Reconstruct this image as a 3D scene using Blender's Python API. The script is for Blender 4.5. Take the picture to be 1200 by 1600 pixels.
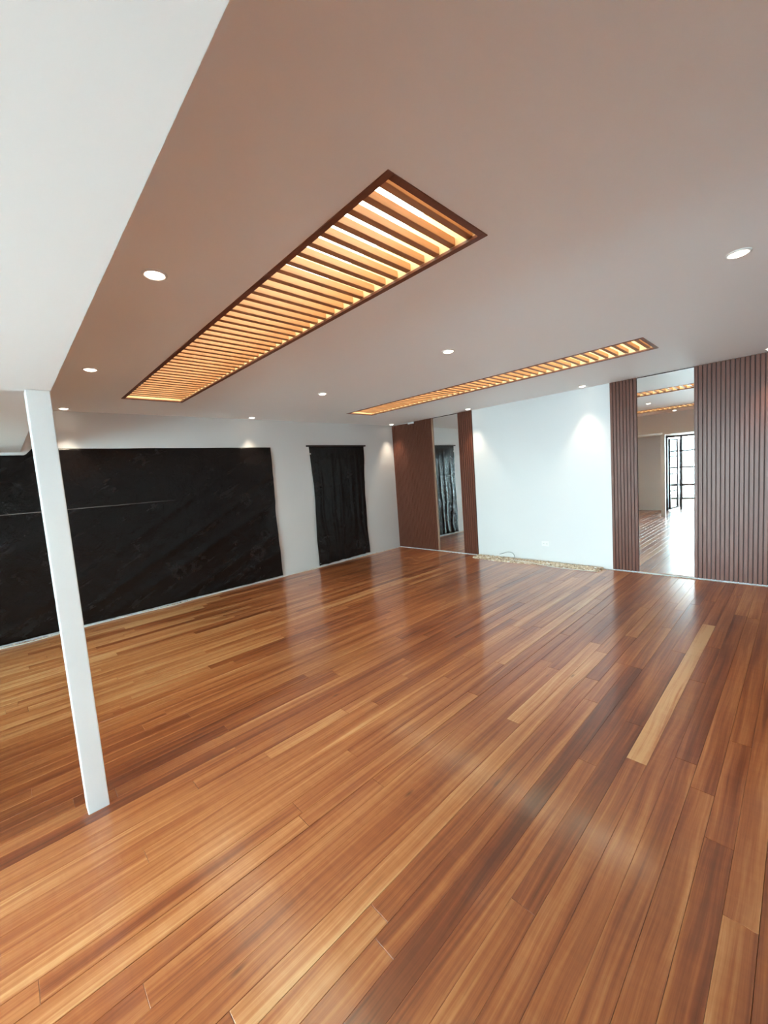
import bpy, bmesh, math, random
from mathutils import Vector, Matrix, noise

for o in list(bpy.data.objects):
    bpy.data.objects.remove(o, do_unlink=True)
SC = bpy.context.scene
COL = SC.collection
random.seed(7)

# ------------------------------------------------------------------ camera
H = 2.6                       # main ceiling height
ZS = 2.075                    # underside of the dropped soffit
YS = -5.961                   # edge of the soffit
YF = -7.40                    # wall with the glass doors (behind the camera)
XR = 7.90                     # right-hand wall (out of view)
EX0, EX1 = 0.60, 2.42           # second glazed opening in the same wall
DX0, DX1, DZ = 3.42, 5.80, 2.03   # door opening

cam_d = bpy.data.cameras.new('camera')
cam = bpy.data.objects.new('camera', cam_d); COL.objects.link(cam)
yaw, pit, rol = 0.8114, -0.0915, -0.0725
fw = Vector((-math.sin(yaw)*math.cos(pit), math.cos(yaw)*math.cos(pit), math.sin(pit)))
r0 = Vector((math.cos(yaw), math.sin(yaw), 0)); u0 = r0.cross(fw)
rt = r0*math.cos(rol) + u0*math.sin(rol); up = -r0*math.sin(rol) + u0*math.cos(rol)
m = Matrix((rt, up, -fw)).transposed().to_4x4(); m.translation = Vector((6.0809, -6.1929, 1.574))
cam.matrix_world = m
cam_d.sensor_fit = 'HORIZONTAL'; cam_d.sensor_width = 36.0; cam_d.lens = 628.05/1200*36
cam_d.clip_start = 0.02; cam_d.clip_end = 300
SC.camera = cam

# ------------------------------------------------------------------ world, light, exposure
w = bpy.data.worlds.new('overcast_sky'); SC.world = w; w.use_nodes = True
bg = w.node_tree.nodes['Background']
bg.inputs['Color'].default_value = (0.73, 0.90, 1.0, 1); bg.inputs['Strength'].default_value = 32.0

def portal(name, loc, rot, sx, sy):
    l = bpy.data.lights.new(name, 'AREA'); l.shape = 'RECTANGLE'; l.size = sx; l.size_y = sy
    l.cycles.is_portal = True
    o = bpy.data.objects.new(name, l); COL.objects.link(o); o.location = loc; o.rotation_euler = rot
portal('door_portal', ((DX0+DX1)/2, YF-0.02, DZ/2), (math.pi/2, 0, 0), DX1-DX0, DZ)
portal('door_portal', ((EX0+EX1)/2, YF-0.10, DZ/2), (math.pi/2, 0, 0), EX1-EX0, DZ)
SK = [(0.9635, 5.0905, -5.118, -4.496), (0.9635, 5.0905, -2.010, -1.455)]   # skylights x0 x1 y0 y1
SHAFT = 0.24
for (x0, x1, y0, y1) in SK:
    portal('skylight_portal', ((x0+x1)/2, (y0+y1)/2, H+SHAFT+0.03), (0, 0, 0), x1-x0, y1-y0)

vs = SC.view_settings
vs.view_transform = 'Standard'; vs.look = 'None'; vs.gamma = 1.0; vs.use_curve_mapping = False
vs.exposure = 1.45
cy = SC.cycles
cy.use_denoising = True
cy.use_adaptive_sampling = True; cy.adaptive_threshold = 0.04; cy.adaptive_min_samples = 16
cy.max_bounces = 8; cy.diffuse_bounces = 6; cy.glossy_bounces = 4; cy.transparent_max_bounces = 12
cy.sample_clamp_indirect = 8.0
cy.caustics_reflective = True; cy.caustics_refractive = False
SPOT_W = 18.0
LENS_E = 4.0

# ------------------------------------------------------------------ helpers
def s2l(c):
    return tuple((v/12.92 if v <= 0.04045 else ((v+0.055)/1.055)**2.4) for v in [x/255 for x in c])

def box(bm, x0, x1, y0, y1, z0, z1):
    v = [bm.verts.new(p) for p in ((x0,y0,z0),(x1,y0,z0),(x1,y1,z0),(x0,y1,z0),(x0,y0,z1),(x1,y0,z1),(x1,y1,z1),(x0,y1,z1))]
    for f in ((0,3,2,1),(4,5,6,7),(0,1,5,4),(1,2,6,5),(2,3,7,6),(3,0,4,7)):
        bm.faces.new([v[i] for i in f])
    return v

def build(name, bm, mat, parent=None, smooth=False):
    bmesh.ops.recalc_face_normals(bm, faces=bm.faces)
    me = bpy.data.meshes.new(name); bm.to_mesh(me); bm.free()
    if smooth:
        for p in me.polygons: p.use_smooth = True
    return link(name, me, mat, parent)

def link(name, me, mat, parent=None):
    if mat and not me.materials: me.materials.append(mat)
    o = bpy.data.objects.new(name, me); COL.objects.link(o)
    if parent: o.parent = parent
    return o

def boxo(name, dims, mat, parent=None, bev=0.0, seg=1):
    bm = bmesh.new(); box(bm, *dims)
    if bev: bmesh.ops.bevel(bm, geom=bm.edges[:], offset=bev, segments=seg, affect='EDGES', profile=0.6)
    return build(name, bm, mat, parent)

def tag(o, label=None, cat=None, group=None, kind=None):
    if label: o['label'] = label
    if cat: o['category'] = cat
    if group: o['group'] = group
    if kind: o['kind'] = kind
    return o

def empty(name, loc):
    o = bpy.data.objects.new(name, None); COL.objects.link(o); o.location = loc
    o.empty_display_size = 0.1
    return o

def rel(o, parent):
    """parent keeping the world position"""
    o.parent = parent
    o.matrix_parent_inverse = Matrix.Translation(-parent.location)
    return o

def tube(bm, pts, r, n=6):
    rings = []
    for i, p in enumerate(pts):
        a = pts[max(i-1, 0)]; b = pts[min(i+1, len(pts)-1)]
        t = (Vector(b)-Vector(a)).normalized()
        s = t.cross(Vector((0, 0, 1)))
        if s.length < 1e-3: s = Vector((1, 0, 0))
        s.normalize(); q = s.cross(t)
        rings.append([bm.verts.new(Vector(p)+s*r*math.cos(2*math.pi*k/n)+q*r*math.sin(2*math.pi*k/n)) for k in range(n)])
    for A, B in zip(rings, rings[1:]):
        for k in range(n): bm.faces.new((A[k], A[(k+1) % n], B[(k+1) % n], B[k]))
    bm.faces.new(rings[0]); bm.faces.new(rings[-1][::-1])

def spline(pts, n=10):
    P = [Vector(p) for p in pts]; P = [P[0]*2-P[1]]+P+[P[-1]*2-P[-2]]; out = []
    for i in range(1, len(P)-2):
        for k in range(n):
            t = k/n; a, b, c, d = P[i-1:i+3]
            out.append(0.5*((2*b)+(c-a)*t+(2*a-5*b+4*c-d)*t*t+(3*b-a-3*c+d)*t**3))
    out.append(P[-2]); return out

# ------------------------------------------------------------------ materials
class N:
    def __init__(s, name):
        s.m = bpy.data.materials.new(name); s.m.use_nodes = True
        s.t = s.m.node_tree; s.p = s.t.nodes['Principled BSDF']; s.out = s.t.nodes['Material Output']
    def n(s, typ, **kw):
        nd = s.t.nodes.new(typ)
        for k, v in kw.items():
            if k in nd.inputs: s.set(nd.inputs[k], v)
            else: setattr(nd, k, v)
        return nd
    def set(s, sock, v):
        if isinstance(v, bpy.types.NodeSocket): s.t.links.new(v, sock)
        else: sock.default_value = v
    def P(s, **kw):
        for k, v in kw.items(): s.set(s.p.inputs[k.replace('_', ' ')], v)
    def math(s, op, a, b=0.0, c=0.0):
        nd = s.t.nodes.new('ShaderNodeMath'); nd.operation = op
        for i, v in enumerate((a, b, c)): s.set(nd.inputs[i], v)
        return nd.outputs[0]
    def vmul(s, v, k):
        nd = s.t.nodes.new('ShaderNodeVectorMath'); nd.operation = 'MULTIPLY'
        s.set(nd.inputs[0], v); nd.inputs[1].default_value = k; return nd.outputs[0]
    def vadd(s, v, k):
        nd = s.t.nodes.new('ShaderNodeVectorMath'); nd.operation = 'ADD'
        s.set(nd.inputs[0], v); s.set(nd.inputs[1], k); return nd.outputs[0]
    def noise(s, v, scale, detail=3.0, rough=0.55, dist=0.0):
        nd = s.n('ShaderNodeTexNoise', Scale=scale, Detail=detail, Roughness=rough, Distortion=dist)
        if v is not None: s.set(nd.inputs['Vector'], v)
        return nd.outputs['Fac']
    def ramp(s, fac, stops, interp='LINEAR'):
        nd = s.t.nodes.new('ShaderNodeValToRGB'); nd.color_ramp.interpolation = interp
        e = nd.color_ramp.elements
        while len(e) < len(stops): e.new(0.5)
        for el, (p, c) in zip(e, stops):
            el.position = p; el.color = (*c, 1) if len(c) == 3 else c
        s.set(nd.inputs[0], fac); return nd.outputs[0]
    def mix(s, f, a, b, mode='MIX'):
        nd = s.t.nodes.new('ShaderNodeMix'); nd.data_type = 'RGBA'; nd.blend_type = mode
        s.set(nd.inputs[0], f); s.set(nd.inputs[6], a); s.set(nd.inputs[7], b); return nd.outputs[2]
    def bump(s, h, strength, dist):
        nd = s.n('ShaderNodeBump', Strength=strength, Distance=dist); s.set(nd.inputs['Height'], h)
        return nd.outputs[0]
    def pos(s): return s.n('ShaderNodeNewGeometry').outputs['Position']
    def attr(s, name): return s.n('ShaderNodeAttribute', attribute_name=name)

def c4(c): return (*c, 1)

def paint(name, col, rough=0.55, bumps=0.04):
    k = N(name); p = k.pos()
    f = k.noise(p, 2.2, 3)
    k.P(Base_Color=k.mix(k.math('MULTIPLY', f, 0.05), c4(col), c4([v*0.8 for v in col])), Roughness=rough)
    k.set(k.p.inputs['Normal'], k.bump(k.noise(p, 140, 2), bumps, 0.002))
    return k.m
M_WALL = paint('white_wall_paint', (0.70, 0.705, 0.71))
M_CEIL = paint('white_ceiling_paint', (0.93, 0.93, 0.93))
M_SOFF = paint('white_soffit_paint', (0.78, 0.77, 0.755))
M_POST = paint('white_gloss_paint', (0.70, 0.705, 0.70), 0.3, 0.02)
M_TRIM = paint('white_plastic', (0.82, 0.82, 0.80), 0.35, 0.0)

# floor boards: one shader, each board carries tone and seed attributes
def floor_wood():
    k = N('varnished_floor_boards')
    tone = k.attr('tone').outputs['Fac']; seed = k.attr('seed').outputs['Fac']
    comb = k.n('ShaderNodeCombineXYZ', X=k.math('MULTIPLY', seed, 37.0), Y=k.math('MULTIPLY', seed, 91.0), Z=seed)
    p0 = k.pos(); p = k.vadd(p0, comb.outputs[0])
    warp = k.noise(k.vmul(p, (3, 0.9, 1)), 1.0, 2)
    pw = k.vadd(p, k.n('ShaderNodeCombineXYZ', X=k.math('MULTIPLY', warp, 0.06)).outputs[0])
    grain = k.noise(k.vmul(pw, (62, 1.0, 1)), 1.0, 5, 0.62)
    broad = k.noise(k.vmul(pw, (13, 0.55, 1)), 1.0, 3, 0.5)
    fine = k.noise(k.vmul(pw, (260, 7, 1)), 1.0, 2)
    curl = k.noise(k.vmul(p, (7, 30, 1)), 1.0, 2, 0.5, 0.6)
    blotch = k.noise(k.vmul(p0, (1.1, 0.8, 1)), 1.0, 2)
    t = k.math('ADD', tone, k.math('MULTIPLY', k.math('SUBTRACT', broad, 0.5), 1.0))
    t = k.math('ADD', t, k.math('MULTIPLY', k.math('SUBTRACT', grain, 0.5), 0.95))
    t = k.math('ADD', t, k.math('MULTIPLY', k.math('SUBTRACT', fine, 0.5), 0.22))
    t = k.math('ADD', t, k.math('MULTIPLY', k.math('SUBTRACT', curl, 0.5), 0.13))
    t = k.math('ADD', t, k.math('MULTIPLY', k.math('SUBTRACT', blotch, 0.5), 0.25))
    col = k.ramp(t, [(0.0, s2l((90, 40, 17))), (0.28, s2l((125, 63, 30))), (0.5, s2l((153, 86, 44))), (0.72, s2l((177, 114, 66))), (1.0, s2l((203, 155, 106)))])
    # dark gum veins and knots
    vein = k.noise(k.vmul(pw, (20, 1.0, 1)), 1.0, 2, 0.5, 0.4)
    vmask = k.ramp(vein, [(0.69, (0, 0, 0)), (0.75, (1, 1, 1))])
    col = k.mix(k.math('MULTIPLY', vmask, 0.55), col, c4(s2l((88, 40, 22))))
    vo = k.n('ShaderNodeTexVoronoi', Scale=1.0); k.set(vo.inputs['Vector'], k.vmul(pw, (6, 1.6, 0)))
    kn = k.ramp(vo.outputs['Distance'], [(0.0, (1, 1, 1)), (0.07, (0.0, 0.0, 0.0))])
    col = k.mix(k.math('MULTIPLY', kn, 0.75), col, c4(s2l((60, 28, 16))))
    wear = k.noise(p0, 5.5, 4, 0.6)
    k.P(Base_Color=col, Roughness=k.math('ADD', 0.30, k.math('MULTIPLY', wear, 0.14)))
    k.set(k.p.inputs['Coat Weight'], 0.75); k.set(k.p.inputs['Coat IOR'], 1.5)
    k.set(k.p.inputs['Coat Roughness'], k.math('ADD', 0.08, k.math('MULTIPLY', wear, 0.14)))
    h = k.math('ADD', k.noise(k.vmul(p, (14, 2.0, 1)), 1.0, 2), k.math('MULTIPLY', grain, 0.10))
    b = k.bump(h, 0.35, 0.0016)
    k.set(k.p.inputs['Normal'], b); k.set(k.p.inputs['Coat Normal'], k.bump(k.noise(k.vmul(p, (14, 2.0, 1)), 1.0, 2), 0.35, 0.0011))
    return k.m
M_FLOOR = floor_wood()

def simple(name, col, rough=0.5, metal=0.0, var=0.15, scale=30.0, stretch=(1, 1, 1), bumps=0.0):
    k = N(name); f = k.noise(k.vmul(k.pos(), stretch), scale, 4)
    k.P(Base_Color=k.mix(f, c4([v*(1-var) for v in col]), c4([min(1, v*(1+var)) for v in col])), Roughness=rough, Metallic=metal)
    if bumps: k.set(k.p.inputs['Normal'], k.bump(f, bumps, 0.002))
    return k.m
M_SUB = simple('dark_subfloor', (0.05, 0.035, 0.025), 0.9)
M_SLAT = simple('brown_composite_slat', s2l((100, 58, 44)), 0.36, 0, 0.18, 10, (6, 6, 0.7), 0.0)
_p = M_SLAT.node_tree.nodes['Principled BSDF']; _p.inputs['Specular IOR Level'].default_value = 0.28
M_BACK = simple('dark_brown_groove', s2l((54, 27, 19)), 0.6, 0, 0.15, 10, (6, 6, 0.7))
M_EDGE = simple('tan_edge_trim', s2l((150, 118, 96)), 0.5, 0, 0.1)
M_SKF = simple('stained_brown_skylight_frame', s2l((118, 66, 44)), 0.5, 0, 0.2, 20, (0.6, 6, 6))
M_SKS = simple('stained_pine_slat', s2l((178, 124, 84)), 0.5, 0, 0.22, 14, (6, 0.7, 6))
M_SHAFT = simple('pale_pine_lining', s2l((214, 178, 134)), 0.6, 0, 0.12, 8, (0.6, 2, 4))
M_IRON = simple('dark_brown_steel', s2l((52, 36, 34)), 0.4, 0.2, 0.15)
M_PATIO = simple('pale_concrete', (0.52, 0.52, 0.51), 0.85, 0, 0.12, 3)
M_PORCH = simple('terracotta_porch_tile', (0.30, 0.22, 0.17), 0.5, 0, 0.12, 3)
M_CABLE_W = simple('white_cable_sheath', (0.72, 0.70, 0.66), 0.5, 0, 0.08)
M_CABLE_G = simple('grey_cable_sheath', (0.30, 0.31, 0.31), 0.5, 0, 0.08)
M_SOCK = simple('socket_slot', (0.30, 0.30, 0.30), 0.6, 0, 0.1)
M_HEDGE = simple('garden_hedge_leaf', (0.10, 0.22, 0.09), 0.6, 0, 0.5, 20)

def mirror_mat():
    k = N('silvered_mirror'); f = k.noise(k.pos(), 1.5, 2)
    k.P(Base_Color=k.mix(f, (0.86, 0.885, 0.875, 1), (0.89, 0.91, 0.90, 1)), Metallic=1.0, Roughness=0.008)
    return k.m
M_MIR = mirror_mat()

def glass(name, tint, refl=0.1, dirt=0.0):
    k = N(name); k.t.nodes.remove(k.p)
    f = k.noise(k.pos(), 6.0, 3)
    tr = k.n('ShaderNodeBsdfTransparent', Color=k.mix(k.math('MULTIPLY', f, dirt), c4(tint), c4([v*0.35 for v in tint])))
    gl = k.n('ShaderNodeBsdfGlossy', Roughness=0.02)
    mx = k.n('ShaderNodeMixShader'); k.set(mx.inputs[0], refl)
    k.t.links.new(tr.outputs[0], mx.inputs[1]); k.t.links.new(gl.outputs[0], mx.inputs[2])
    k.t.links.new(mx.outputs[0], k.out.inputs['Surface'])
    return k.m
M_GLASS = glass('clear_door_glass', (0.93, 0.97, 0.96), 0.08)
M_AMBER = glass('cream_tinted_skylight_glass', (0.42, 0.395, 0.33), 0.05, 0.45)

def lens_mat():
    k = N('lit_downlight_lens'); f = k.noise(k.pos(), 60, 1)
    k.P(Base_Color=(0.9, 0.9, 0.9, 1), Roughness=0.4)
    k.set(k.p.inputs['Emission Color'], k.mix(f, (1.0, 0.87, 0.70, 1), (1.0, 0.90, 0.75, 1))); k.set(k.p.inputs['Emission Strength'], LENS_E)
    return k.m
M_LENS = lens_mat()

def tarp_mat(name, dusts, crease=False):
    k = N(name); p = k.pos()
    wr = k.noise(k.vmul(p, (1, 1.0, 0.7)), 9, 5, 0.6, 0.8)
    wr2 = k.noise(k.vmul(p, (1, 1.6, 0.8)), 30, 3, 0.6, 0.5)
    dust = k.math('MULTIPLY', k.ramp(k.noise(p, 3.2, 6, 0.7), [(0.5, (0, 0, 0)), (0.85, (1, 1, 1))]), 0.07)
    rot = k.n('ShaderNodeVectorRotate', rotation_type='X_AXIS', Angle=-0.5); k.set(rot.inputs['Vector'], p)
    strk = k.noise(k.vmul(rot.outputs[0], (1, 0.9, 9.0)), 1.6, 5, 0.65)
    dust = k.math('ADD', dust, k.math('MULTIPLY', k.ramp(strk, [(0.50, (0, 0, 0)), (0.85, (1, 1, 1))]), 0.06 if crease else 0.02))
    if crease:                                               # fold line pressed into the sheet
        sp_ = k.n('ShaderNodeSeparateXYZ'); k.set(sp_.inputs[0], p)
        dz = k.math('ABSOLUTE', k.math('SUBTRACT', k.math('SUBTRACT', sp_.outputs[2], 1.432), k.math('MULTIPLY', k.noise(p, 2.0, 1), 0.012)))
        ln = k.ramp(k.math('DIVIDE', dz, 0.01), [(0.25, (1, 1, 1)), (0.6, (0, 0, 0))])
        dust = k.math('ADD', dust, k.math('MULTIPLY', ln, k.math('MULTIPLY', k.ramp(k.math('MULTIPLY', sp_.outputs[1], -0.1), [(0.44, (0, 0, 0)), (0.56, (1, 1, 1))]), 0.9)))
    scr = k.noise(p, 26, 5, 0.75)
    for (y, z, r) in dusts:                                  # dusty scuff rings on the plastic
        d = k.n('ShaderNodeVectorMath', operation='DISTANCE'); k.set(d.inputs[0], p); d.inputs[1].default_value = (0.02, y, z)
        ring = k.ramp(k.math('DIVIDE', d.outputs['Value'], r), [(0.25, (0.15,)*3), (0.6, (1, 1, 1)), (0.95, (0, 0, 0))])
        dust = k.math('ADD', dust, k.math('MULTIPLY', k.math('MULTIPLY', ring, k.ramp(scr, [(0.42, (0, 0, 0)), (0.68, (1, 1, 1))])), 0.16))
    k.P(Base_Color=k.mix(dust, c4(s2l((16, 12, 12))), c4(s2l((110, 102, 100)))), Roughness=k.math('ADD', 0.26, k.math('MULTIPLY', dust, 0.5)))
    k.set(k.p.inputs['Specular IOR Level'], 0.3)
    k.set(k.p.inputs['Normal'], k.bump(k.math('ADD', wr, k.math('MULTIPLY', wr2, 0.25)), 0.55, 0.014))
    return k.m

def pebble_mat():
    k = N('river_pebble'); a = k.attr('tone').outputs['Fac']
    col = k.ramp(a, [(0, s2l((140, 120, 104))), (0.35, s2l((200, 178, 152))), (0.7, s2l((228, 212, 190))), (1, s2l((242, 238, 230)))])
    f = k.noise(k.pos(), 220, 2)
    k.P(Base_Color=k.mix(k.math('MULTIPLY', f, 0.25), col, c4((0.22, 0.17, 0.13))), Roughness=0.7)
    return k.m
M_PEB = pebble_mat()

# ------------------------------------------------------------------ setting: floor
T = 0.15
flo = boxo('floor', (0.0, XR, YF, 0.0, -0.10, -0.022), M_SUB); tag(flo, kind='structure')
GAP = 0.055
PW = 0.0915
CAMV = (m.inverted())
def scr(p):
    q = CAMV @ Vector(p)
    if q.z > -0.05: return None
    return (600+628.05*q.x/-q.z, 800-628.05*q.y/-q.z)

def plank_geo(bm, x0, x1, y0, y1, z, c=0.0009):
    b0 = [(x0, y0), (x1, y0), (x1, y1), (x0, y1)]; t0 = [(x0+c, y0+c), (x1-c, y0+c), (x1-c, y1-c), (x0+c, y1-c)]
    A = [bm.verts.new((*q, -0.022)) for q in b0]; B = [bm.verts.new((*q, z-c)) for q in b0]; C = [bm.verts.new((*q, z)) for q in t0]
    fs = [bm.faces.new(C)]
    for i in range(4):
        j = (i+1) % 4
        fs.append(bm.faces.new((A[i], A[j], B[j], B[i]))); fs.append(bm.faces.new((B[i], B[j], C[j], C[i])))
    return fs

BED0, BED1 = 2.00, 4.10
def bed_front(x):
    return -0.235 - 0.035*math.sin(x*3.1) + 0.03*noise.noise((x*2.2, 3.0, 0))
planks = []
x = GAP; row = 0
# the pale replacement board beside the right foreground, and its neighbours, sit on fixed rows
while x < XR-0.02:
    x1 = x+PW
    # align a row on the pale board at x = 5.456 .. 5.546
    if x < 5.456 < x1-0.001 and x1-5.456 > 0.004 and abs(x-5.456) > 0.004:
        x1 = 5.456
        if x1-x < 0.045: planks[-1:] = planks[-1:]
    g = random.choice((0.0002, 0.0004, 0.0004, 0.0008, 0.0014, 0.0028))
    yend = -GAP
    if BED0 < x+PW/2 < BED1: yend = bed_front(x)+random.uniform(-0.01, 0.01)
    y = YF+0.005; first = True
    rowt = random.gauss(0.48, 0.06)
    light = abs(x-5.456) < 0.004
    cuts = []
    if light: cuts = [-6.1, -3.965, -1.66]
    else:
        yy = y+random.uniform(0.2, 2.2)
        while yy < yend-0.35:
            cuts.append(yy); yy += random.choice((0.6, 0.9, 1.3, 1.7, 2.2, 2.6, 3.1))*random.uniform(0.85, 1.15)
    ys = [y]+cuts+[yend]
    for i in range(len(ys)-1):
        tone = min(0.92, max(0.14, random.gauss(rowt, 0.07)))
        if light and abs(ys[i]+3.965) < 1e-6: tone = 0.98
        if random.random() < 0.04: tone = random.choice((0.2, 0.75))
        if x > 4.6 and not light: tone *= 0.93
        if light and abs(ys[i]+3.965) < 1e-6: tone = 0.98
        mx_, my_ = (x+x1)/2, (ys[i]+ys[i+1])/2
        tone += 0.24*min(1, max(0, (3.1-mx_)/0.9))*min(1, max(0, (-3.2-my_)/1.5))      # daylight from the second opening put into board tone, paler towards the left
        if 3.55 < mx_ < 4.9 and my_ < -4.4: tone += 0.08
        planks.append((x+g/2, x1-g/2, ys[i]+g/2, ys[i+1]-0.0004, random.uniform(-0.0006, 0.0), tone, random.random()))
    x = x1; row += 1

def parea(p):
    n = 12; a = 0; dx = (p[1]-p[0]); L = (p[3]-p[2]); cnt = 0
    for i in range(n):
        y = p[2]+L*(i+0.5)/n
        s = [scr((p[0], y, 0)), scr((p[1], y, 0)), scr((p[0], y+L/n, 0))]
        if None in s: continue
        if not (-20 < s[0][0] < 1220 and 0 < s[0][1] < 1620): continue
        a += abs((s[1][0]-s[0][0])*(s[2][1]-s[0][1])-(s[1][1]-s[0][1])*(s[2][0]-s[0][0]))
    return a
planks.sort(key=lambda p: -parea(p))
def put_attr(me, tones, seeds):
    a = me.attributes.new('tone', 'FLOAT', 'FACE'); a.data.foreach_set('value', tones)
    b = me.attributes.new('seed', 'FLOAT', 'FACE'); b.data.foreach_set('value', seeds)
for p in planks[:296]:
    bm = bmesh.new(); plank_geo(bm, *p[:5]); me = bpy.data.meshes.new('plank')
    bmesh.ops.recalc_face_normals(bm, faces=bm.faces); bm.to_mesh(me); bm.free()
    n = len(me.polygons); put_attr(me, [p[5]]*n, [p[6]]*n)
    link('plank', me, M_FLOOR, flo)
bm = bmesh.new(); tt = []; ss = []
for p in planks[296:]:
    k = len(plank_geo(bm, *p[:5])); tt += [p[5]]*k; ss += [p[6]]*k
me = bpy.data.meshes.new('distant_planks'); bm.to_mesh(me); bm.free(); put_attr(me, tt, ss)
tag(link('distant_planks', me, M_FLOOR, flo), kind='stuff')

# ------------------------------------------------------------------ setting: walls, ceiling, soffit
tag(boxo('wall_left', (-T, 0, YF-T, T, -0.12, H+0.1), M_WALL), kind='structure')
tag(boxo('wall_back', (0, XR+T, 0, T, -0.12, H+0.1), M_WALL), kind='structure')
tag(boxo('wall_right', (XR, XR+T, YF-T, 0, -0.12, H+0.1), M_WALL), kind='structure')
bm = bmesh.new()
box(bm, 0, EX0-0.05, YF-T, YF, -0.12, H+0.1); box(bm, EX0-0.05, EX1+0.05, YF-T, YF, DZ+0.05, H+0.1); box(bm, EX1+0.05, DX0-0.05, YF-T, YF, -0.12, H+0.1); box(bm, DX0-0.05, DX1+0.05, YF-T, YF, DZ+0.05, H+0.1); box(bm, DX1+0.05, XR, YF-T, YF, -0.12, H+0.1)
tag(build('wall_front', bm, M_WALL), kind='structure')
# ceiling with the two skylight openings
xs = [0, SK[0][0]+0.004, SK[0][1]-0.004, XR]
ysd = [YF, SK[0][2]+0.004, SK[0][3]-0.004, SK[1][2]+0.004, SK[1][3]-0.004, 0]
bm = bmesh.new()
for j in range(5):
    if j in (1, 3):
        box(bm, xs[0], xs[1], ysd[j], ysd[j+1], H, H+0.1); box(bm, xs[2], xs[3], ysd[j], ysd[j+1], H, H+0.1)
    else:
        box(bm, xs[0], xs[3], ysd[j], ysd[j+1], H, H+0.1)
tag(build('ceiling', bm, M_CEIL), kind='structure')
# dropped soffit over the entrance strip: lower by the doors, a small step up beyond the post
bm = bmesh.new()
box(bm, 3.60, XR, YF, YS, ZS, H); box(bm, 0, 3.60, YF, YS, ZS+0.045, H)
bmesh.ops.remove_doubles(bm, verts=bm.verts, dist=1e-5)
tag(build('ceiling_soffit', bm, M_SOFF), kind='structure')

# ------------------------------------------------------------------ doors in the front wall, patio beyond
door = empty('door_1', (DX0, YF, 0)); tag(door, kind='structure')
bm = bmesh.new()
box(bm, DX0-0.05, DX0, YF-0.13, YF+0.015, 0, DZ+0.05); box(bm, DX1, DX1+0.05, YF-0.13, YF+0.015, 0, DZ+0.05); box(bm, DX0, DX1, YF-0.13, YF+0.015, DZ, DZ+0.05)
rel(build('door_frame', bm, M_IRON), door)
def leaf(hinge, ang, wd=0.62, door=door):
    R = Matrix.Translation(Vector((*hinge, 0))) @ Matrix.Rotation(ang, 4, 'Z')
    bm = bmesh.new(); z0, z1 = 0.02, DZ-0.02
    st = 0.05
    box(bm, 0, st, -0.02, 0.02, z0, z1); box(bm, wd-st, wd, -0.02, 0.02, z0, z1)
    zs = [z0+st/2+(z1-z0-st)*i/4 for i in range(5)]
    for z in zs: box(bm, st, wd-st, -0.015, 0.015, z-0.02, z+0.02)
    bmesh.ops.transform(bm, matrix=R, verts=bm.verts)
    lf = rel(build('door_leaf', bm, M_IRON), door)
    for a, b in zip(zs, zs[1:]):
        bm = bmesh.new(); box(bm, st, wd-st, -0.003, 0.003, a+0.02, b-0.02)
        bmesh.ops.transform(bm, matrix=R, verts=bm.verts)
        pn = build('pane', bm, M_GLASS); pn.parent = lf
door2 = empty('door_2', (EX0, YF, 0)); tag(door2, kind='structure')
bm = bmesh.new()
box(bm, EX0-0.05, EX0, YF-0.13, YF+0.015, 0, DZ+0.05); box(bm, EX1, EX1+0.05, YF-0.13, YF+0.015, 0, DZ+0.05); box(bm, EX0, EX1, YF-0.13, YF+0.015, DZ, DZ+0.05)
rel(build('door_frame', bm, M_IRON), door2)
for k in range(4): leaf((EX0+k*(EX1-EX0)/4, YF-0.06), 0.0, (EX1-EX0)/4-0.004, door2)
leaf((DX0+0.03, YF-0.06), math.radians(-82))
leaf((DX0+0.17, YF-0.68), math.radians(78))
tag(boxo('ground', (-6, 12, -13.2, YF-T, -0.14, -0.03), M_PATIO), kind='structure')
tag(boxo('floor_porch', (-0.3, 5.95, -11.15, YF-T, -0.03, -0.012), M_PORCH), kind='structure')
# covered porch outside the doors, glazed towards the garden
PY = -11.0
tag(boxo('ceiling_porch', (-0.3, 5.95, PY-0.15, YF-T, 2.36, 2.46), M_SLAT), kind='structure')
tag(boxo('wall_added_left', (-0.36, -0.24, PY-0.15, YF-T, -0.05, 2.36), M_WALL), kind='structure')  # unseen side wall, added so daylight enters only from the far end
tag(boxo('wall_added_right', (5.85, 5.97, PY-0.15, YF-T, -0.05, 2.36), M_WALL), kind='structure')  # unseen side wall, added and set close to cut daylight on the post
wn = empty('window_1', (5.5, PY, 0)); tag(wn, kind='structure')
vx = [-0.22+1.11*i for i in range(6)]+[5.83]; hz = [0.02, 0.49, 1.10, 1.67, 2.33]
bm = bmesh.new()
for q in vx: box(bm, q-0.04, q+0.04, PY-0.02, PY+0.02, -0.03, 2.36)
for a, b in zip(vx, vx[1:]):
    for q in hz: box(bm, a+0.022, b-0.022, PY-0.018, PY+0.018, q-(0.05 if q == 0.49 else 0.032), q+(0.05 if q == 0.49 else 0.032))
fr = rel(build('window_frame', bm, M_IRON), wn)
for a, b in zip(vx, vx[1:]):
    for c, d in zip(hz, hz[1:]):
        pn = boxo('pane', (a+0.022, b-0.022, PY-0.003, PY+0.003, c+0.03, d-0.03), M_GLASS); pn.parent = fr
tag(boxo('trim_2', (EX0-0.05, EX1+0.05, YF-T, YF, -0.12, 0.0), M_PORCH), kind='structure')
tag(boxo('trim_1', (DX0-0.05, DX1+0.05, YF-T, YF, -0.12, 0.0), M_PORCH), kind='structure')

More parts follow.
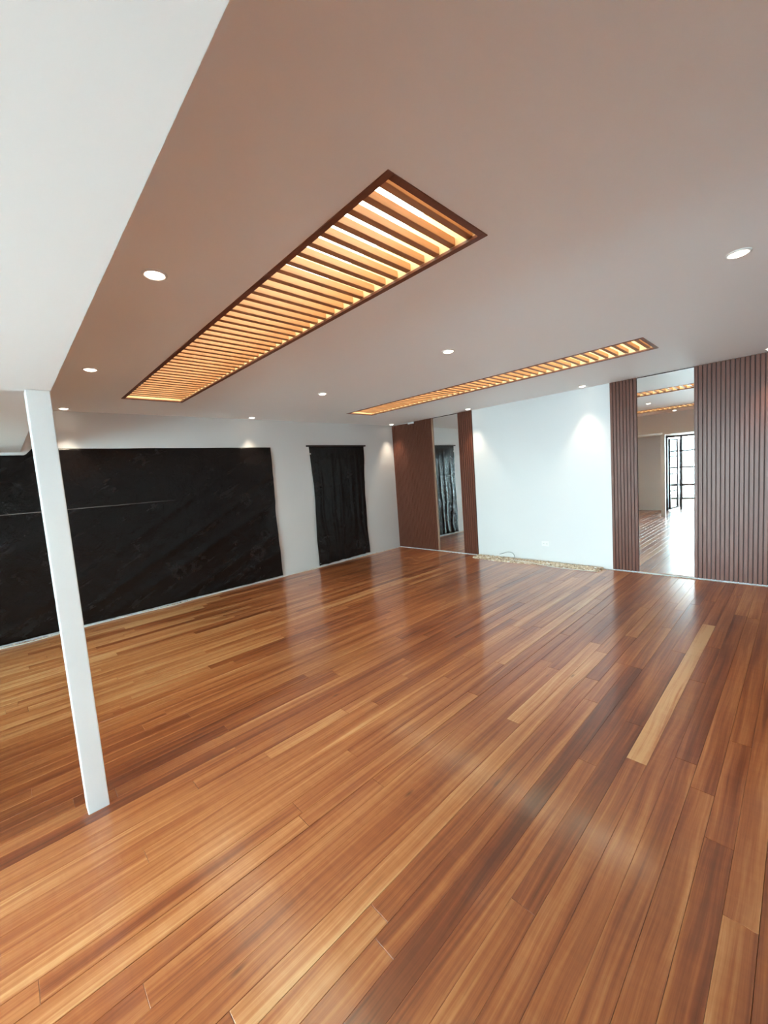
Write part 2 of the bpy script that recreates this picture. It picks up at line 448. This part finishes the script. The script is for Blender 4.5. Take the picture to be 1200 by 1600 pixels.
# ------------------------------------------------------------------ post
post = empty('support_post', (3.605, -6.008, 0))
tag(post, 'slim square white post carrying the corner of the dropped soffit', 'post')
rel(boxo('shaft', (3.562, 3.650, -6.052, -5.963, 0.0, ZS), M_POST, None, 0.004, 2), post)
# ------------------------------------------------------------------ skylights
def skylight(i, lab):
    x0, x1, y0, y1 = SK[i]
    e = empty('slatted_skylight', ((x0+x1)/2, (y0+y1)/2, H)); tag(e, lab, 'skylight', 'slatted ceiling skylights')
    fwid = 0.031; zb = H-0.004; zt = H+0.010
    for d in ((x0, x1, y0, y0+fwid, zb, zt), (x0, x1, y1-fwid, y1, zb, zt), (x0, x0+fwid, y0+fwid, y1-fwid, zb, zt), (x1-fwid, x1, y0+fwid, y1-fwid, zb, zt)):
        rel(boxo('frame_rail', d, M_SKF, None, 0.0015), e)
    # lined shaft above the ceiling
    bm = bmesh.new(); a = 0.006; zz = H+SHAFT; t = 0.02
    box(bm, x0+a, x1-a, y0+a, y0+a+t, zt, zz); box(bm, x0+a, x1-a, y1-a-t, y1-a, zt, zz)
    box(bm, x0+a, x0+a+t, y0+a+t, y1-a-t, zt, zz); box(bm, x1-a-t, x1-a, y0+a+t, y1-a-t, zt, zz)
    rel(build('shaft_lining', bm, M_SHAFT), e)
    n = 43; pitch = 0.0934; sw = 0.033
    base = None; xx = x1-0.040-sw/2-0.022
    for k in range(n):
        if base is None:
            bm = bmesh.new(); box(bm, -sw/2, sw/2, y0+0.027, y1-0.027, H+0.014, H+0.050)
            bmesh.ops.bevel(bm, geom=bm.edges[:], offset=0.0015, segments=1, affect='EDGES')
            base = build('slat', bm, M_SKS); o = base
        else:
            o = base.copy(); COL.objects.link(o)
        o.location = (xx-k*pitch, 0, 0); rel(o, e)
    # glazing in four panes with bars between
    L = (x1-x0-2*a)/4
    for k in range(4):
        rel(boxo('pane', (x0+a+k*L+0.012, x0+a+(k+1)*L-0.012, y0+a, y1-a, zz+0.004, zz+0.012), M_AMBER), e)
    for k in range(5):
        xc = x0+a+k*L
        rel(boxo('glazing_bar', (xc-0.016, xc+0.016, y0+a, y1-a, zz, zz+0.02), M_SHAFT), e)
skylight(0, 'long slatted wooden skylight nearer the camera, between the soffit and the middle downlights')
skylight(1, 'long slatted wooden skylight farther away, beside the back wall')

# ------------------------------------------------------------------ downlights
def lathe(bm, prof, n=28):
    rings = [[bm.verts.new((r*math.cos(2*math.pi*k/n), r*math.sin(2*math.pi*k/n), z)) for k in range(n)] for r, z in prof]
    for A, B in zip(rings, rings[1:]):
        for k in range(n): bm.faces.new((A[k], A[(k+1) % n], B[(k+1) % n], B[k]))
    return rings
bm = bmesh.new(); lathe(bm, [(0.040, 0.0), (0.041, -0.004), (0.046, -0.008), (0.054, -0.006), (0.056, 0.0)])
bmesh.ops.recalc_face_normals(bm, faces=bm.faces); ring_me = bpy.data.meshes.new('trim_ring'); bm.to_mesh(ring_me); bm.free(); ring_me.materials.append(M_TRIM)
for q in ring_me.polygons: q.use_smooth = True
bm = bmesh.new(); rr = lathe(bm, [(0.040, -0.003), (0.034, -0.010), (0.022, -0.014), (0.009, -0.0155)]); bm.faces.new(rr[-1])
bmesh.ops.recalc_face_normals(bm, faces=bm.faces); lens_me = bpy.data.meshes.new('lens'); bm.to_mesh(lens_me); bm.free(); lens_me.materials.append(M_LENS)
spot = bpy.data.lights.new('downlight_bulb', 'SPOT'); spot.energy = SPOT_W; spot.color = (1.0, 0.82, 0.61)
spot.spot_size = math.radians(66); spot.spot_blend = 0.8; spot.shadow_soft_size = 0.035; spot.specular_factor = 0.0
CX = [0.182, 2.053, 3.929, 5.821]; RY = [-5.537, -3.244, -0.201]
DL = {(0,0): 'lit downlight just right of the top of the white post',
      (1,0): 'lit downlight by the soffit, second from the white post',
      (2,0): 'largest lit downlight on the left, between the soffit edge and the near skylight',
      (0,1): 'small lit downlight in the middle row, nearest the wall of black sheeting',
      (1,1): 'lit downlight between the two skylights, over the far end of the near skylight',
      (2,1): 'lit downlight midway between the two skylights, in the centre of the ceiling',
      (3,1): 'big lit downlight at the upper right of the ceiling',
      (0,2): 'tiny lit downlight in the far corner above the wide ribbed panel',
      (1,2): 'lit downlight above the narrow ribbed panel left of the blank white wall',
      (2,2): 'lit downlight near the right end of the blank white wall',
      (3,2): 'lit downlight at the right picture edge above the widest ribbed panel'}
for (i, j), lab in DL.items():
    e = empty('recessed_downlight', (CX[i], RY[j], H)); tag(e, lab, 'downlight', 'recessed ceiling downlights')
    link('trim_ring', ring_me, None, e); link('lens', lens_me, None, e)
    s = bpy.data.objects.new('bulb', spot); COL.objects.link(s); s.parent = e; s.location = (0, 0, -0.022)

# ------------------------------------------------------------------ ribbed panels and mirrors on the back wall
slat_cache = {}
def slat_mesh(wd, h):
    key = (round(wd, 4), round(h, 4))
    if key not in slat_cache:
        bm = bmesh.new(); b = 0.0018; d = 0.013
        pr = [(0, 0), (0, -d+b), (b, -d), (wd-b, -d), (wd, -d+b), (wd, 0)]
        A = [bm.verts.new((px, py, 0)) for px, py in pr]; B = [bm.verts.new((px, py, h)) for px, py in pr]
        bm.faces.new(A); bm.faces.new(B[::-1])
        for q in range(6): bm.faces.new((A[q], A[(q+1) % 6], B[(q+1) % 6], B[q]))
        bmesh.ops.recalc_face_normals(bm, faces=bm.faces)
        me = bpy.data.meshes.new('slat'); bm.to_mesh(me); bm.free(); me.materials.append(M_SLAT)
        slat_cache[key] = me
    return slat_cache[key]
def panel(xa, xb, lab, z1=H-0.002, notch=None, z1l=None):
    e = empty('ribbed_wall_panel', ((xa+xb)/2, 0, 0)); tag(e, lab, 'wall panel', 'brown ribbed wall panels')
    zb = 0.012
    rel(boxo('backing_board', (xa, xb, -0.010, -0.001, zb, z1-(0.035 if notch else 0)), M_BACK), e)
    n = max(2, round((xb-xa)/0.0418)); pt = (xb-xa)/n; wd = pt*0.78
    for k in range(n):
        xx = xa+k*pt+(pt-wd)/2; top = z1
        if z1l and xx < notch[0]: top = z1l
        if notch and notch[0] < xx+wd/2 < notch[1]: top = z1-0.036
        o = link('slat', slat_mesh(wd, top-zb), None); o.location = (xx, -0.010, zb); rel(o, e)
    return e
p1 = panel(0.004, 1.085, 'wide brown ribbed panel in the far corner beside the narrow mirror', notch=(0.47, 0.625), z1l=H-0.014)
rel(boxo('edge_trim', (1.085, 1.104, -0.027, -0.001, 0.012, H-0.002), M_EDGE), p1)
panel(1.690, 1.990, 'narrow brown ribbed panel between the far mirror and the blank white wall')
panel(4.215, 4.540, 'narrow brown ribbed panel between the blank white wall and the near mirror')
panel(5.142, 7.860, 'widest brown ribbed panel running off the right picture edge')
def mirror(xa, xb, lab):
    e = empty('wall_mirror', ((xa+xb)/2, 0, 0)); tag(e, lab, 'mirror', 'tall wall mirrors')
    rel(boxo('glass', (xa+0.002, xb-0.002, -0.008, -0.002, 0.020, H-0.012), M_MIR), e)
    rel(boxo('top_channel', (xa, xb, -0.012, -0.001, H-0.012, H-0.002), M_IRON), e)
    rel(boxo('bottom_channel', (xa, xb, -0.010, -0.001, 0.010, 0.020), M_EDGE), e)
mirror(1.104, 1.690, 'tall mirror reflecting the smaller black sheet, in the far corner')
mirror(4.540, 5.142, 'tall mirror on the right reflecting the bright glass door')

# ------------------------------------------------------------------ black plastic sheets on the left wall
def sheet(bm, ya, yb, za, zb, ny, nz, fn, edge):
    g = []
    for i in range(ny+1):
        colv = []
        for j in range(nz+1):
            u, v = i/ny, j/nz
            y0, y1, z0, z1 = edge(u, v)
            y = y0+(y1-y0)*u; z = z0+(z1-z0)*v
            colv.append(bm.verts.new((fn(y, z, u, v), y, z)))
        g.append(colv)
    for i in range(ny):
        for j in range(nz):
            bm.faces.new((g[i][j], g[i+1][j], g[i+1][j+1], g[i][j+1]))
def ridge(d, wdt): return math.exp(-(d/wdt)**2)
def fn1(y, z, u, v):
    n1 = noise.fractal((y*1.3, z*1.6, 1.3), 1.0, 2.0, 4)
    h = 0.022+0.012*n1
    for (sl, c, a, wd) in ((0.55, 3.25, 0.016, 0.05), (0.50, 2.72, 0.018, 0.07), (0.42, 1.95, 0.016, 0.05), (0.62, 4.05, 0.010, 0.04), (2.6, 8.95, 0.014, 0.07), (0.35, 1.45, 0.015, 0.06)):
        d = (z - (c + sl*y))/math.sqrt(1+sl*sl)                # slack diagonal folds
        h += a*ridge(d, wd)*(0.4+0.6*abs(noise.noise((y*1.1, c, 0))))
    h += 0.007*ridge(z-1.435-0.01*noise.noise((y*3, 0, 0)), 0.010)*(1 if y < -4.6 else max(0, 1+(y+4.6)*-1.2) if y < -4.0 else 0)
    h += 0.010*max(0, (0.35-v))*abs(noise.noise((y*6, z*3, 5)))
    h *= min(1, 0.25+6*(1-v))
    return max(0.004, h)
def edge1(u, v):
    y1 = -2.887+0.012*noise.noise((v*5, 0, 2))-0.02*math.sin(v*math.pi)
    yy = -7.30+(y1+7.30)*u
    top = 2.158+0.006*noise.noise((u*9, 0, 0)) if yy > -5.86 else 2.088+0.004*noise.noise((u*9, 0, 0))
    if -5.92 < yy <= -5.86: top = 2.088+0.07*(yy+5.92)/0.06
    return (-7.30, y1, 0.016+0.006*abs(noise.noise((u*40, 0, 9))), top)
def uy(q): return q
M_T1 = tarp_mat('black_plastic_sheet', [(-3.30, 0.47, 0.16), (-3.14, 0.76, 0.10), (-4.48, 0.42, 0.12), (-3.4, 1.35, 0.12)], True)
M_T2 = tarp_mat('black_plastic_sheet_small', [(-1.2, 0.25, 0.10)])
e = empty('black_plastic_sheet', (0, -5.1, 0)); tag(e, 'wide wrinkled black plastic sheet covering the left wall behind the white post', 'tarp', 'black plastic sheets on the left wall')
bm = bmesh.new(); sheet(bm, 0, 0, 0, 0, 190, 84, fn1, edge1)
o = rel(build('sheet', bm, M_T1, None, True), e); md = o.modifiers.new('thick', 'SOLIDIFY'); md.thickness = 0.0025; md.offset = -1
def fn2(y, z, u, v):
    h = 0.020+0.010*noise.fractal((y*2.2, z*1.6, 7.3), 1.0, 2.0, 4)
    for k, (c, a, wd) in enumerate(((-1.95, 0.018, 0.03), (-1.70, 0.014, 0.035), (-1.52, 0.018, 0.03), (-1.25, 0.012, 0.03), (-1.08, 0.016, 0.03), (-0.98, 0.014, 0.02))):
        h += a*(1.15-v)*ridge(y-c-0.10*(1-v)*noise.noise((z*1.5, k*3.1, 0)), wd)
    h += 0.006*ridge(z-1.46, 0.012)
    h += 0.05*max(0, 0.22-v)*abs(noise.noise((y*5, z*4, 2)))*2
    return max(0.004, h*min(1, 0.3+6*(1-v)))
def edge2(u, v):
    y0 = -2.142+0.03*ridge(v-0.62, 0.2)+0.008*noise.noise((v*7, 1, 0)); y1 = -0.857-0.062*min(1, (1-v)*2.2)+0.010*noise.noise((v*6, 4, 0))
    return (y0, y1, 0.020+0.028*u+0.01*noise.noise((u*8, 0, 0)), 2.172)
e2 = empty('black_plastic_sheet', (0, -1.5, 0)); tag(e2, 'narrow black plastic sheet hanging from a batten near the far corner', 'tarp', 'black plastic sheets on the left wall')
bm = bmesh.new(); sheet(bm, 0, 0, 0, 0, 64, 96, fn2, edge2)
o = rel(build('sheet', bm, M_T2, None, True), e2); md = o.modifiers.new('thick', 'SOLIDIFY'); md.thickness = 0.0025; md.offset = -1
rel(boxo('batten', (0.001, 0.026, -2.20, -0.815, 2.165, 2.192), M_IRON, None, 0.003), e2)
rel(boxo('tape_tab', (0.001, 0.012, -2.165, -2.115, 2.030, 2.052), M_CABLE_W), e2)

# ------------------------------------------------------------------ pebbles
def pebbles(name, lab, spots):
    bm = bmesh.new(); tones = []
    ico = bmesh.new(); bmesh.ops.create_icosphere(ico, subdivisions=1, radius=1); V = [v.co.copy() for v in ico.verts]; F = [[v.index for v in f.verts] for f in ico.faces]; ico.free()
    vs_, fs_ = [], []
    for (x, y, z, r) in spots:
        M = Matrix.Rotation(random.uniform(0, 6.28), 3, 'Z') @ Matrix.Rotation(random.uniform(-0.5, 0.5), 3, 'X') @ Matrix.Diagonal((r*random.uniform(0.9, 1.35), r, r*random.uniform(0.55, 0.85)))
        b = len(vs_)
        for v in V: vs_.append(M @ v+Vector((x, y, z)))
        for f in F: fs_.append([b+q for q in f])
        tones += [min(1, max(0, random.gauss(0.5, 0.25)))]*len(F)
    bm.free(); me = bpy.data.meshes.new(name); me.from_pydata([tuple(v) for v in vs_], [], fs_)
    for q in me.polygons: q.use_smooth = True
    a = me.attributes.new('tone', 'FLOAT', 'FACE'); a.data.foreach_set('value', tones)
    return tag(link(name, me, M_PEB), lab, 'pebbles', None, 'stuff')
sp = []
for k in range(2100):
    xx = random.uniform(BED0+0.01, BED1-0.01); d = -bed_front(xx); t = random.random(); r = random.uniform(0.011, 0.023)
    yy = -0.012-t*(d+0.008)
    sp.append((xx, yy, -0.022+0.010+random.random()*0.038*(1-abs(t-0.45)*0.9), r))
for k in range(60):
    xx = random.uniform(BED0, BED1); r = random.uniform(0.008, 0.013); sp.append((xx, bed_front(xx)-random.uniform(0.0, 0.03), r*0.6, r))
pebbles('pebble_bed', 'bed of tan pebbles along the foot of the blank white wall', sp)
sp = []
for k in range(900):
    r = random.uniform(0.007, 0.014); sp.append((random.uniform(0.012, GAP-0.006), random.uniform(-7.2, -0.03), -0.014+random.random()*0.010, r))
pebbles('pebble_edging', 'narrow line of pebbles along the foot of the left wall', sp)
for xa_, xb_, lab_ in ((0.06, BED0-0.03, 'narrow line of pebbles under the far mirror and the wide corner ribbed panel'),
                       (BED1+0.06, 7.8, 'narrow line of pebbles under the near mirror and the ribbed panels on the right')):
    sp = []
    for k in range(int((xb_-xa_)*130)):
        r = random.uniform(0.007, 0.014); sp.append((random.uniform(xa_, xb_), -random.uniform(0.030, GAP-0.004), -0.014+random.random()*0.010, r))
    pebbles('pebble_edging', lab_, sp)

# ------------------------------------------------------------------ outlet, cables
ou = empty('wall_outlet', (3.239, 0, 0.30)); tag(ou, 'white double wall outlet low on the blank white wall', 'outlet')
rel(boxo('plate', (3.180, 3.298, -0.009, -0.0005, 0.262, 0.338), M_TRIM, None, 0.003, 2), ou)
for dx in (-0.026, 0.026):
    s = rel(boxo('socket', (3.239+dx-0.016, 3.239+dx+0.016, -0.0115, -0.008, 0.284, 0.316), M_TRIM, None, 0.002), ou)
    for q in (-0.006, 0.006):
        g = boxo('slot', (3.239+dx+q-0.0018, 3.239+dx+q+0.0018, -0.0122, -0.0112, 0.292, 0.308), M_SOCK); g.parent = s
        g.matrix_parent_inverse = s.matrix_world.inverted()
def cable(name, lab, pts, r, mat):
    bm = bmesh.new(); tube(bm, spline(pts), r)
    return tag(build(name, bm, mat, None, True), lab, 'cable')
cable('power_cable', 'grey cable looping out of the pebbles at the blank white wall',
      [(2.42, -0.012, 0.055), (2.50, -0.05, 0.085), (2.62, -0.08, 0.125), (2.72, -0.10, 0.115), (2.76, -0.12, 0.06), (2.77, -0.14, 0.012)], 0.006, M_CABLE_G)
cable('floor_cable', 'thin white cable lying along the front edge of the pebble bed',
      [(2.75, -0.21, 0.03), (3.1, -0.235, 0.028), (3.4, -0.28, 0.010), (3.7, -0.285, 0.008), (4.0, -0.262, 0.008), (4.12, -0.20, 0.008)], 0.005, M_CABLE_W)
cable('floor_cable', 'thin white cable trailing along the foot of the wide black sheet',
      [(0.075, -6.9, 0.007), (0.10, -6.4, 0.007), (0.13, -6.1, 0.007), (0.085, -5.8, 0.007), (0.075, -5.4, 0.007), (0.09, -5.0, 0.007), (0.12, -4.6, 0.007), (0.075, -4.3, 0.007), (0.07, -3.6, 0.007), (0.08, -3.0, 0.007), (0.065, -2.7, 0.007)], 0.0055, M_CABLE_W)
cable('floor_cable', 'thin white cable between the two black sheets at the left wall foot',
      [(0.07, -2.72, 0.006), (0.075, -2.5, 0.006), (0.095, -2.3, 0.006), (0.07, -2.1, 0.006), (0.075, -1.6, 0.006)], 0.0045, M_CABLE_W)
